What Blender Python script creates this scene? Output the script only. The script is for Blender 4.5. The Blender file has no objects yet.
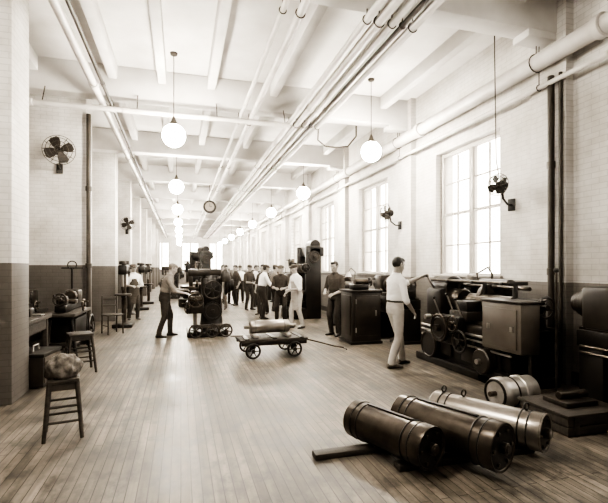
import bpy, bmesh, math, random
from mathutils import Vector, Matrix, noise, Euler
from mathutils.bvhtree import BVHTree
random.seed(7)
scene = bpy.context.scene
COL = scene.collection
rad = math.radians

# ------------------------------------------------------------ materials
def sep(t):
    return (t, t**1.07, t**1.15, 1.0)

def mat(name, t, rough=0.7, metal=0.0, var=0.25, scale=6.0, bump=0.1, spec=0.5, stretch=(1,1,1)):
    m = bpy.data.materials.new(name); m.use_nodes = True
    nt = m.node_tree; N = nt.nodes; L = nt.links
    b = N['Principled BSDF']
    tc = N.new('ShaderNodeTexCoord'); mp = N.new('ShaderNodeMapping')
    mp.inputs['Scale'].default_value = stretch
    L.new(tc.outputs['Object'], mp.inputs['Vector'])
    n = N.new('ShaderNodeTexNoise'); n.inputs['Scale'].default_value = scale
    n.inputs['Detail'].default_value = 6
    L.new(mp.outputs[0], n.inputs['Vector'])
    r = N.new('ShaderNodeValToRGB')
    r.color_ramp.elements[0].position = 0.3; r.color_ramp.elements[0].color = sep(max(0.002, t*(1-var)))
    r.color_ramp.elements[1].position = 0.7; r.color_ramp.elements[1].color = sep(min(0.95, t*(1+var)))
    L.new(n.outputs['Fac'], r.inputs['Fac']); L.new(r.outputs['Color'], b.inputs['Base Color'])
    b.inputs['Roughness'].default_value = rough
    b.inputs['Metallic'].default_value = metal
    b.inputs['Specular IOR Level'].default_value = spec
    if bump > 0:
        n2 = N.new('ShaderNodeTexNoise'); n2.inputs['Scale'].default_value = scale*5
        L.new(mp.outputs[0], n2.inputs['Vector'])
        bp = N.new('ShaderNodeBump'); bp.inputs['Strength'].default_value = bump
        bp.inputs['Distance'].default_value = 0.01
        L.new(n2.outputs['Fac'], bp.inputs['Height']); L.new(bp.outputs[0], b.inputs['Normal'])
    return m

def emis(name, s, col=(1,0.92,0.79,1)):
    m = bpy.data.materials.new(name); m.use_nodes = True
    b = m.node_tree.nodes['Principled BSDF']
    b.inputs['Base Color'].default_value = (0.9,0.88,0.82,1)
    b.inputs['Emission Color'].default_value = col
    b.inputs['Emission Strength'].default_value = s
    return m

def wall_mat(name, dado_z, t_up, t_low, axis):
    m = bpy.data.materials.new(name); m.use_nodes = True
    nt = m.node_tree; N = nt.nodes; L = nt.links; b = N['Principled BSDF']
    g = N.new('ShaderNodeNewGeometry'); s = N.new('ShaderNodeSeparateXYZ'); L.new(g.outputs['Position'], s.inputs[0])
    c = N.new('ShaderNodeCombineXYZ')
    if axis == 'Y': L.new(s.outputs['Y'], c.inputs['X'])
    elif axis == 'X': L.new(s.outputs['X'], c.inputs['X'])
    else:
        ad = N.new('ShaderNodeMath'); ad.operation = 'ADD'
        L.new(s.outputs['X'], ad.inputs[0]); L.new(s.outputs['Y'], ad.inputs[1]); L.new(ad.outputs[0], c.inputs['X'])
    L.new(s.outputs['Z'], c.inputs['Y'])
    br = N.new('ShaderNodeTexBrick'); br.inputs['Scale'].default_value = 1.0
    br.inputs['Brick Width'].default_value = 0.22; br.inputs['Row Height'].default_value = 0.075
    br.inputs['Mortar Size'].default_value = 0.005
    br.inputs['Color1'].default_value = (1,1,1,1); br.inputs['Color2'].default_value = (0.94,0.94,0.94,1)
    br.inputs['Mortar'].default_value = (0.78,0.78,0.78,1)
    L.new(c.outputs[0], br.inputs['Vector'])
    gt = N.new('ShaderNodeMath'); gt.operation = 'GREATER_THAN'; gt.inputs[1].default_value = dado_z
    L.new(s.outputs['Z'], gt.inputs[0])
    mx = N.new('ShaderNodeMix'); mx.data_type = 'RGBA'
    L.new(gt.outputs[0], mx.inputs['Factor']); mx.inputs['A'].default_value = (t_low, t_low**1.05, t_low**1.10, 1); mx.inputs['B'].default_value = sep(t_up)
    mu = N.new('ShaderNodeMix'); mu.data_type = 'RGBA'; mu.blend_type = 'MULTIPLY'; mu.inputs['Factor'].default_value = 1
    L.new(mx.outputs['Result'], mu.inputs['A']); L.new(br.outputs['Color'], mu.inputs['B'])
    n = N.new('ShaderNodeTexNoise'); n.inputs['Scale'].default_value = 1.1; n.inputs['Detail'].default_value = 9
    n.inputs['Roughness'].default_value = 0.65
    L.new(g.outputs['Position'], n.inputs['Vector'])
    r = N.new('ShaderNodeValToRGB'); r.color_ramp.elements[0].position = 0.32; r.color_ramp.elements[0].color = (0.66,0.64,0.61,1)
    r.color_ramp.elements[1].position = 0.6
    L.new(n.outputs['Fac'], r.inputs['Fac'])
    mu2 = N.new('ShaderNodeMix'); mu2.data_type = 'RGBA'; mu2.blend_type = 'MULTIPLY'; mu2.inputs['Factor'].default_value = 1
    L.new(mu.outputs['Result'], mu2.inputs['A']); L.new(r.outputs['Color'], mu2.inputs['B'])
    L.new(mu2.outputs['Result'], b.inputs['Base Color'])
    bp = N.new('ShaderNodeBump'); bp.inputs['Strength'].default_value = 0.3; bp.inputs['Distance'].default_value = 0.01
    L.new(br.outputs['Fac'], bp.inputs['Height']); bp.invert = True
    L.new(bp.outputs[0], b.inputs['Normal'])
    b.inputs['Roughness'].default_value = 0.6
    return m

def floor_mat():
    m = bpy.data.materials.new('floor_planks'); m.use_nodes = True
    nt = m.node_tree; N = nt.nodes; L = nt.links; b = N['Principled BSDF']
    g = N.new('ShaderNodeNewGeometry'); s = N.new('ShaderNodeSeparateXYZ'); L.new(g.outputs['Position'], s.inputs[0])
    c = N.new('ShaderNodeCombineXYZ'); L.new(s.outputs['Y'], c.inputs['X']); L.new(s.outputs['X'], c.inputs['Y'])
    br = N.new('ShaderNodeTexBrick'); br.inputs['Scale'].default_value = 1.0
    br.inputs['Brick Width'].default_value = 2.6; br.inputs['Row Height'].default_value = 0.075
    br.inputs['Mortar Size'].default_value = 0.004; br.inputs['Mortar Smooth'].default_value = 0.3
    br.inputs['Bias'].default_value = 0.0
    br.inputs['Color1'].default_value = (0.175,0.150,0.122,1); br.inputs['Color2'].default_value = (0.125,0.107,0.086,1)
    br.inputs['Mortar'].default_value = (0.035,0.029,0.022,1); br.offset = 0.37
    L.new(c.outputs[0], br.inputs['Vector'])
    def noi(scale, det, rough=0.5):
        mp = N.new('ShaderNodeMapping'); mp.inputs['Scale'].default_value = scale; L.new(g.outputs['Position'], mp.inputs['Vector'])
        n = N.new('ShaderNodeTexNoise'); n.inputs['Scale'].default_value = 1.0; n.inputs['Detail'].default_value = det
        n.inputs['Roughness'].default_value = rough
        L.new(mp.outputs[0], n.inputs['Vector']); return n.outputs['Fac']
    n1 = noi((14, 0.8, 1), 8); n2 = noi((0.8, 0.8, 1), 7); n3 = noi((5, 3, 1), 10, 0.7)
    def ramp(src, lo, hi, p0=0.3, p1=0.7):
        r = N.new('ShaderNodeValToRGB'); r.color_ramp.elements[0].position = p0; r.color_ramp.elements[1].position = p1
        r.color_ramp.elements[0].color = (lo,lo,lo,1); r.color_ramp.elements[1].color = (hi,hi,hi,1)
        L.new(src, r.inputs['Fac']); return r.outputs['Color']
    def mul(a, c2):
        x = N.new('ShaderNodeMix'); x.data_type = 'RGBA'; x.blend_type = 'MULTIPLY'; x.inputs['Factor'].default_value = 1
        L.new(a, x.inputs['A']); L.new(c2, x.inputs['B']); return x.outputs['Result']
    col = mul(mul(mul(br.outputs['Color'], ramp(n1, 0.55, 1.3)), ramp(n2, 0.5, 1.15, 0.35, 0.62)), ramp(n3, 0.35, 1.25, 0.37, 0.56))
    L.new(col, b.inputs['Base Color'])
    L.new(ramp(n3, 0.34, 0.6), b.inputs['Roughness'])
    b.inputs['Specular IOR Level'].default_value = 0.42
    bp = N.new('ShaderNodeBump'); bp.inputs['Strength'].default_value = 0.4; bp.inputs['Distance'].default_value = 0.004
    bp.invert = True
    L.new(br.outputs['Fac'], bp.inputs['Height']); L.new(bp.outputs[0], b.inputs['Normal'])
    return m

IRON = mat('cast_iron', 0.010, 0.42, 0.2, 0.5, 5, 0.15)
IRON2 = mat('painted_iron', 0.022, 0.4, 0.2, 0.4, 4, 0.12)
GREY = mat('grey_enamel', 0.085, 0.45, 0.1, 0.3, 3, 0.08)
STEEL = mat('bright_steel', 0.42, 0.28, 0.9, 0.15, 8, 0.04)
STEELD = mat('oily_steel', 0.07, 0.33, 0.8, 0.5, 7, 0.06)
ROLLD = mat('inked_roll', 0.055, 0.30, 0.75, 0.5, 5, 0.05)
COPPER = mat('polished_roll', 0.27, 0.3, 0.85, 0.35, 3, 0.03)
BRASS = mat('light_metal', 0.42, 0.38, 0.6, 0.25, 8, 0.05)
WOOD = mat('worn_wood', 0.032, 0.65, 0, 0.4, 5, 0.3, stretch=(1,6,6))
WOODL = mat('pale_wood', 0.34, 0.6, 0, 0.3, 5, 0.3, stretch=(6,6,1))
PIPEW = mat('painted_pipe', 0.56, 0.45, 0, 0.15, 3, 0.05)
PIPED = mat('dark_pipe', 0.04, 0.5, 0.2, 0.3, 4, 0.1)
CEIL = mat('whitewashed_ceiling', 0.68, 0.75, 0, 0.13, 1.5, 0.08)
FRAME = mat('window_paint', 0.40, 0.5, 0, 0.12, 4, 0.05)  # frame paint, its tone lightened to carry the flare of the bright openings
RAG = mat('rag_cloth', 0.10, 0.9, 0, 0.8, 18, 0.5)
GLOBE = emis('lamp_globe_glow', 480)
WALLR = wall_mat('brick_wall_right', 1.40, 0.66, 0.19, 'Y')
WALLP = wall_mat('brick_pier', 1.66, 0.66, 0.12, 'XY')
WALLE = wall_mat('brick_wall_end', 1.55, 0.76, 0.2, 'X')
SKIN = mat('skin', 0.30, 0.55, 0, 0.08, 20, 0.03)
SHIRTW = mat('white_shirt', 0.80, 0.85, 0, 0.06, 12, 0.2)
SHIRTG = mat('grey_shirt', 0.17, 0.85, 0, 0.15, 12, 0.2)
SHIRTD = mat('dark_shirt', 0.035, 0.85, 0, 0.25, 12, 0.2)
TROUL = mat('light_trousers', 0.42, 0.85, 0, 0.1, 10, 0.2)
TROUM = mat('work_trousers', 0.10, 0.85, 0, 0.2, 10, 0.2)
TROUD = mat('dark_trousers', 0.022, 0.85, 0, 0.3, 10, 0.2)
APRON = mat('canvas_apron', 0.36, 0.9, 0, 0.15, 10, 0.3)
APROND = mat('leather_apron', 0.05, 0.8, 0, 0.2, 10, 0.3)
SHOE = mat('shoe_leather', 0.015, 0.4, 0, 0.3, 10, 0.1)
SHOEL = mat('scuffed_shoe_leather', 0.07, 0.5, 0, 0.3, 10, 0.1)
HAIR = mat('dark_hair', 0.010, 0.5, 0, 0.4, 40, 0.4)
HAIRG = mat('grey_hair', 0.12, 0.6, 0, 0.3, 40, 0.4)
CAPM = mat('cloth_cap', 0.05, 0.85, 0, 0.2, 20, 0.3)
EYEW = mat('eye_white', 0.4, 0.3, 0, 0.02, 5, 0)
EYED = mat('eye_dark', 0.01, 0.2, 0, 0.02, 5, 0)
LIP = mat('lips', 0.15, 0.5, 0, 0.05, 20, 0)

# ------------------------------------------------------------ mesh builder
def perp(a):
    a = a.normalized()
    h = Vector((0,0,1)) if abs(a.z) < 0.9 else Vector((1,0,0))
    s = a.cross(h).normalized(); t = s.cross(a).normalized()
    return s, t

class M:
    def __init__(self, name):
        self.name = name; self.v = []; self.f = []; self.mi = []; self.mats = []
    def _m(self, m):
        if m not in self.mats: self.mats.append(m)
        return self.mats.index(m)
    def add(self, vs, fs, m):
        o = len(self.v); k = self._m(m)
        self.v += [tuple(x) for x in vs]
        for f in fs:
            self.f.append(tuple(i+o for i in f)); self.mi.append(k)
    def loft(self, rings, m, cap=True, close=False):
        n = len(rings[0]); vs = [p for r in rings for p in r]; fs = []
        R = len(rings)
        for i in range(R if close else R-1):
            a = i*n; b = ((i+1) % R)*n
            for j in range(n):
                k = (j+1) % n
                fs.append((a+j, a+k, b+k, b+j))
        if cap and not close:
            fs.append(tuple(range(n-1,-1,-1))); fs.append(tuple(range((R-1)*n, R*n)))
        self.add(vs, fs, m)
    def box(self, c, s, m, bev=0.01, rot=(0,0,0)):
        bm = bmesh.new(); bmesh.ops.create_cube(bm, size=1.0)
        for v in bm.verts: v.co = Vector((v.co.x*s[0], v.co.y*s[1], v.co.z*s[2]))
        bev = min(bev, min(s)*0.3)
        if bev > 0: bmesh.ops.bevel(bm, geom=bm.edges[:], offset=bev, segments=2, profile=0.5, affect='EDGES')
        R = Euler([rad(a) for a in rot]).to_matrix()
        bm.verts.index_update()
        vs = [R @ v.co + Vector(c) for v in bm.verts]
        fs = [tuple(v.index for v in f.verts) for f in bm.faces]
        bm.free(); self.add(vs, fs, m)
    def rev(self, p, axis, prof, m, seg=24, cap=True, close=False):
        p = Vector(p); a = Vector(axis).normalized(); s, t = perp(a)
        rings = [[p + a*x + (s*math.cos(2*math.pi*j/seg) + t*math.sin(2*math.pi*j/seg))*r for j in range(seg)] for x, r in prof]
        self.loft(rings, m, cap, close)
    def cyl(self, p1, p2, r, m, r2=None, seg=18):
        p1 = Vector(p1); p2 = Vector(p2); d = (p2-p1); l = d.length
        r2 = r if r2 is None else r2
        c = min(r, r2, l)*0.12
        self.rev(p1, d, [(0, r-c), (c, r), (l-c, r2), (l, r2-c)], m, seg)
    def torus(self, c, axis, R, r, m, seg=28, rs=8):
        c = Vector(c); a = Vector(axis).normalized(); s, t = perp(a); rings = []
        for i in range(seg):
            w = 2*math.pi*i/seg; d = s*math.cos(w)+t*math.sin(w)
            rings.append([c + d*(R + r*math.cos(2*math.pi*j/rs)) + a*r*math.sin(2*math.pi*j/rs) for j in range(rs)])
        self.loft(rings, m, False, True)
    def sph(self, c, r, m, seg=16, sc=(1,1,1)):
        c = Vector(c); rings = []
        n = seg//2
        for i in range(1, n):
            w = math.pi*i/n
            rings.append([c + Vector((r*sc[0]*math.sin(w)*math.cos(2*math.pi*j/seg), r*sc[1]*math.sin(w)*math.sin(2*math.pi*j/seg), -r*sc[2]*math.cos(w))) for j in range(seg)])
        self.loft(rings, m)
    def tube(self, pts, r, m, seg=10):
        pts = [Vector(p) for p in pts]; rings = []; s = None
        for i, p in enumerate(pts):
            d = (pts[min(i+1, len(pts)-1)] - pts[max(i-1, 0)]).normalized()
            if s is None: s, t = perp(d)
            else: s = (s - d*s.dot(d)).normalized()
            t = d.cross(s)
            rings.append([p + (s*math.cos(2*math.pi*j/seg)+t*math.sin(2*math.pi*j/seg))*r for j in range(seg)])
        self.loft(rings, m)
    def wheel(self, c, axis, R, m, spokes=5, rim=0.016, m2=None, handle=True):
        c = Vector(c); a = Vector(axis).normalized(); s, t = perp(a)
        self.torus(c, a, R, rim, m2 or m)
        self.cyl(c - a*0.035, c + a*0.035, R*0.2+0.01, m)
        for i in range(spokes):
            w = 2*math.pi*i/spokes + 0.3; d = s*math.cos(w)+t*math.sin(w)
            self.cyl(c, c+d*R, rim*0.8, m, rim*0.6, 8)
        if handle:
            h = c + (s*0.7+t*0.7).normalized()*R
            self.cyl(h, h + a*0.09, 0.013, m2 or m, 0.016, 10)
    def gear(self, c, axis, R, w, m, teeth=32):
        c = Vector(c); a = Vector(axis).normalized(); s, t = perp(a); rings = []
        n = teeth*4
        def ring(x, sc):
            out = []
            for j in range(n):
                rr = R*sc*(1.0 if (j % 4) < 2 else 0.94); an = 2*math.pi*j/n
                out.append(c + a*x + (s*math.cos(an)+t*math.sin(an))*rr)
            return out
        self.loft([ring(-w/2, 1), ring(w/2, 1)], m)
        self.cyl(c - a*(w/2+0.03), c + a*(w/2+0.03), R*0.22, m)
        self.torus(c + a*w/2, a, R*0.75, 0.012, m)
    def build(self, loc=(0,0,0), rz=0, angle=38, sc=1.0):
        me = bpy.data.meshes.new(self.name); me.from_pydata(self.v, [], self.f)
        for m in self.mats: me.materials.append(m)
        me.polygons.foreach_set('material_index', self.mi)
        me.polygons.foreach_set('use_smooth', [True]*len(self.f))
        me.update()
        bm = bmesh.new(); bm.from_mesh(me); bmesh.ops.recalc_face_normals(bm, faces=bm.faces[:]); bm.to_mesh(me); bm.free()
        me.set_sharp_from_angle(angle=rad(angle))
        ob = bpy.data.objects.new(self.name, me); COL.objects.link(ob)
        ob.location = loc; ob.rotation_euler = (0,0,rad(rz)); ob.scale = (sc, sc, sc)
        return ob

# ------------------------------------------------------------ room shell
XR, XL, Y0, Y1, ZC = 5.2, -3.3, -6.0, 47.5, 5.5
PITCH = 4.12
a = M('floor'); a.box(((XL+XR)/2, (Y0+Y1)/2, -0.1), (XR-XL+1.0, Y1-Y0+1.0, 0.2), floor_mat(), 0); a.build()
a = M('ceiling'); a.box(((XL+XR)/2, (Y0+Y1)/2, ZC+0.1), (XR-XL+1.0, Y1-Y0+1.0, 0.2), CEIL, 0); a.build()
win_c = [7.04 + PITCH*k for k in range(-2, 10)]
SILL, HEAD, WW = 1.43, 3.99, 1.9
a = M('wall_right'); T = 0.42
a.box((XR+T/2, (Y0+Y1)/2, SILL/2), (T, Y1-Y0, SILL), WALLR, 0)
a.box((XR+T/2, (Y0+Y1)/2, (HEAD+ZC)/2), (T, Y1-Y0, ZC-HEAD), WALLR, 0)
edges = [Y0] + [e for c in win_c for e in (c-WW/2, c+WW/2)] + [Y1]
for i in range(0, len(edges), 2):
    lo, hi = edges[i], edges[i+1]
    if hi > lo: a.box((XR+T/2, (lo+hi)/2, (SILL+HEAD)/2), (T, hi-lo, HEAD-SILL), WALLR, 0)
pil = [4.98 + PITCH*k for k in range(-2, 11)]
for y in pil:
    if Y0+0.4 < y < Y1-0.4: a.box((XR-0.06, y, ZC/2), (0.14, 0.62, ZC), WALLR, 0)
a.build()
a = M('wall_left'); a.box((XL-0.15, (Y0+Y1)/2, ZC/2), (0.3, Y1-Y0, ZC), WALLP, 0)
for k in range(-3, 9):
    y = 10.2 + PITCH*k
    if y > Y0+0.5: a.box(((XL-1.9)/2, y, ZC/2), (-1.9-XL, 0.6, ZC), WALLP, 0.01)
a.build()
a = M('wall_far')
fw = [(-1.9, 1.5), (1.0, 1.8), (3.7, 1.5)]
xs = [XL] + [e for c, w in fw for e in (c-w/2, c+w/2)] + [XR]
a.box(((XL+XR)/2, Y1+0.15, 0.7), (XR-XL, 0.3, 1.4), WALLE, 0)
a.box(((XL+XR)/2, Y1+0.15, (4.3+ZC)/2), (XR-XL, 0.3, ZC-4.3), WALLE, 0)
for i in range(0, len(xs), 2):
    a.box(((xs[i]+xs[i+1])/2, Y1+0.15, 2.85), (xs[i+1]-xs[i], 0.3, 2.9), WALLE, 0)
a.build()
a = M('wall_back'); a.box(((XL+XR)/2, Y0-0.15, ZC/2), (XR-XL+0.6, 0.3, ZC), WALLE, 0); a.build()

def window(n, c, w, z0, z1, axis):
    a = M('window_%d' % n)
    def B(u, z, su, sz, dpt, m, off=0.0):
        if axis == 'R': a.box((XR+0.2+off, c+u, z), (dpt, su, sz), m, 0.006)
        else: a.box((c+u, Y1+0.1+off, z), (su, dpt, sz), m, 0.006)
    h = z1-z0; zc = (z0+z1)/2
    for sgn in (-1, 1): B(sgn*(w/2-0.035), zc, 0.07, h, 0.12, FRAME)
    B(0, z0+0.035, w-0.14, 0.07, 0.12, FRAME); B(0, z1-0.035, w-0.14, 0.07, 0.12, FRAME)
    B(0, zc, 0.11, h-0.14, 0.12, FRAME)
    for sgn in (-1, 1):
        cu = sgn*(w/4-0.01)
        sw = w/2-0.12
        B(cu, zc, sw, 0.055, 0.07, FRAME)
        B(cu, zc, 0.028, h-0.2, 0.04, FRAME)
        for q in (0.25, 0.75): B(cu, z0+h*q, sw, 0.028, 0.04, FRAME)
        for e in (-1, 1): B(cu+e*sw/2, zc, 0.04, h-0.16, 0.06, FRAME)
    if axis == 'R':
        a.box((XR+0.02, c, z0+0.02), (0.16, w+0.14, 0.05), FRAME, 0.01)
    a.build()
for i, c in enumerate(win_c): window(i+1, c, WW, SILL, HEAD, 'R')
for i, (c, w) in enumerate(fw): window(20+i, c, w, 1.4, 4.3, 'F')

for i, y in enumerate(pil):
    if y > Y1-1 or y < Y0+0.5: continue
    a = M('ceiling_girder')
    a.box(((XL+XR)/2, y, 5.2), (XR-XL-0.02, 0.32, 0.6), CEIL, 0.02)
    a.box((XR-0.35, y, 4.86), (0.5, 0.3, 0.12), CEIL, 0.02)
    a.build()
for x in (-2.6, -1.25, -0.35, 0.6, 1.9, 3.25, 4.45):
    a = M('ceiling_joist')
    a.box((x, (Y0+Y1)/2, 5.37), (0.16, Y1-Y0-0.02, 0.27), CEIL, 0.015)
    a.build()
a = M('trim_1'); a.box((XR-0.012, (Y0+Y1)/2, 0.09), (0.05, Y1-Y0-0.1, 0.18), IRON2, 0.01); a.build()

def pipe(x, z, r, m, y0=Y0+0.1, y1=Y1-0.1):
    a = M('ceiling_pipe')
    a.cyl((x, y0, z), (x, y1, z), r, m, seg=16)
    y = y0+1.7
    while y < y1:
        a.cyl((x, y-0.06, z), (x, y+0.06, z), r*1.28, m, seg=16)
        a.torus((x, y+1.0, z), (0,1,0), r+0.008, 0.008, PIPED, 16, 6)
        a.cyl((x, y+1.0, z+r), (x, y+1.0, ZC), 0.008, PIPED, seg=6)
        y += 4.12
    a.build()
for x, r, m in ((2.28, 0.05, PIPEW), (2.45, 0.065, PIPEW), (2.63, 0.05, PIPEW), (2.78, 0.035, PIPED), (2.93, 0.055, PIPEW)):
    pipe(x, 4.76, r, m)
pipe(1.18, 4.7, 0.035, PIPEW); pipe(1.40, 4.7, 0.05, PIPEW)
pipe(-1.45, 4.78, 0.06, PIPEW); pipe(-1.3, 4.8, 0.03, PIPED)
pipe(4.93, 4.55, 0.12, PIPEW)
pipe(4.98, 4.2, 0.035, PIPEW)
a = M('cross_pipe'); a.cyl((XL+0.05, 8.75, 4.58), (2.2, 8.75, 4.58), 0.05, PIPEW)
for x in (-2.6, -1.0, 0.5, 1.9):
    a.cyl((x-0.05, 8.75, 4.58), (x+0.05, 8.75, 4.58), 0.063, PIPEW)
    a.cyl((x+0.2, 8.75, 4.62), (x+0.2, 8.92, 4.95), 0.01, PIPED, seg=6)
a.build()
a = M('conduit'); a.tube([(3.08,9.5,4.95),(3.09,9.6,4.6),(3.3,9.7,4.5),(3.6,9.75,4.5),(3.9,9.75,4.55),(4.1,9.7,4.8),(4.1,9.7,5.3)], 0.02, PIPED); a.build()
a = M('wall_riser_pipe'); a.cyl((-1.84, 9.83, 0), (-1.84, 9.83, 4.8), 0.045, PIPED)
for z in (0.05, 1.6, 3.2): a.cyl((-1.84, 9.83, z), (-1.84, 9.83, z+0.1), 0.062, PIPED)
a.build()
a = M('wall_riser_pipe'); a.cyl((5.01, 4.86, 0), (5.01, 4.86, 4.3), 0.045, PIPED)
a.cyl((5.03, 4.72, 0), (5.03, 4.72, 4.3), 0.025, PIPED)
for z in (0.05, 1.5, 3.0): a.cyl((5.01, 4.86, z), (5.01, 4.86, z+0.1), 0.055, PIPED)
a.build()

def lamp(x, y):
    a = M('pendant_lamp')
    a.rev((x, y, ZC-0.05), (0,0,1), [(0, 0.02), (0.01, 0.06), (0.05, 0.07)], PIPED, 16)
    a.cyl((x, y, 4.3), (x, y, ZC-0.03), 0.008, PIPED, seg=8)
    a.rev((x, y, 4.18), (0,0,1), [(0, 0.09), (0.03, 0.08), (0.08, 0.05), (0.14, 0.03), (0.18, 0.012)], PIPED, 20)
    a.sph((x, y, 4.0), 0.205, GLOBE, 24)  # globe oversized so its bright disc also stands in for the lamp's halo
    a.build()
ly = [8.15 + 5.1*k for k in range(-1, 8)]
for y in ly:
    lamp(-0.12, y)
    if y > 5: lamp(3.78, y)

def fan(loc, rz, R=0.3):
    a = M('wall_fan')
    for i, (rr, yy) in enumerate(((R, 0), (R*0.8, -0.05), (R*0.55, -0.07), (R*0.28, -0.08))):
        a.torus((0, yy, 0), (0,1,0), rr, 0.006, PIPED, 32, 6)
    for i in range(12):
        w = 2*math.pi*i/12
        a.tube([(0.03*math.cos(w), -0.08, 0.03*math.sin(w)), (R*0.55*math.cos(w), -0.07, R*0.55*math.sin(w)), (R*math.cos(w), 0, R*math.sin(w)), (R*0.5*math.cos(w), 0.08, R*0.5*math.sin(w))], 0.004, PIPED, 6)
    for i in range(4):
        w = math.pi/2*i + 0.4
        d = Vector((math.cos(w), 0, math.sin(w))); p = Vector((-math.sin(w), 0, math.cos(w)))
        rings = []
        for t, wd in ((0.1, 0.1), (0.4, 0.28), (0.75, 0.34), (0.9, 0.2)):
            c = d*R*t
            y = Vector((0, 1, 0))
            rings.append([c + p*R*wd + y*0.02, c - p*R*wd - y*0.03, c - p*R*wd - y*0.024, c + p*R*wd + y*0.026])
        a.loft(rings, IRON2)
    a.rev((0, 0.2, 0), (0,-1,0), [(0, 0.05), (0.03, 0.08), (0.12, 0.08), (0.2, 0.04), (0.24, 0.02)], IRON, 18)
    a.tube([(0, 0.12, -0.06), (0, 0.15, -0.2), (0, 0.28, -0.28), (0, 0.4, -0.28)], 0.018, IRON)
    a.box((0, 0.41, -0.28), (0.12, 0.03, 0.2), IRON, 0.01)
    a.build(loc, rz)
fan((-2.3, 9.46, 3.92), 12, 0.29)
fan((-1.95, 17.7, 3.3), 10, 0.26)
fan((4.76, 5.62, 2.9), -70, 0.17)
fan((4.64, 9.2, 2.9), -80, 0.2)
a = M('fan_cord'); a.tube([(4.8, 5.66, 2.98), (4.84, 5.7, 3.1), (4.78, 5.68, 3.3), (4.75, 5.68, 4.95), (4.75, 5.68, 5.45)], 0.009, PIPED); a.build()
a = M('hanging_clock'); a.cyl((1.25, 19.7, 4.35), (1.25, 19.86, 4.35), 0.29, IRON, seg=32); a.cyl((1.25, 19.68, 4.35), (1.25, 19.72, 4.35), 0.2, SHIRTG, seg=32)
a.box((1.25, 19.66, 4.42), (0.02, 0.01, 0.16), IRON, 0); a.box((1.3, 19.66, 4.35), (0.12, 0.01, 0.02), IRON, 0)
a.cyl((1.25, 19.78, 4.6), (1.25, 19.78, ZC), 0.015, PIPED); a.build()

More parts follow.
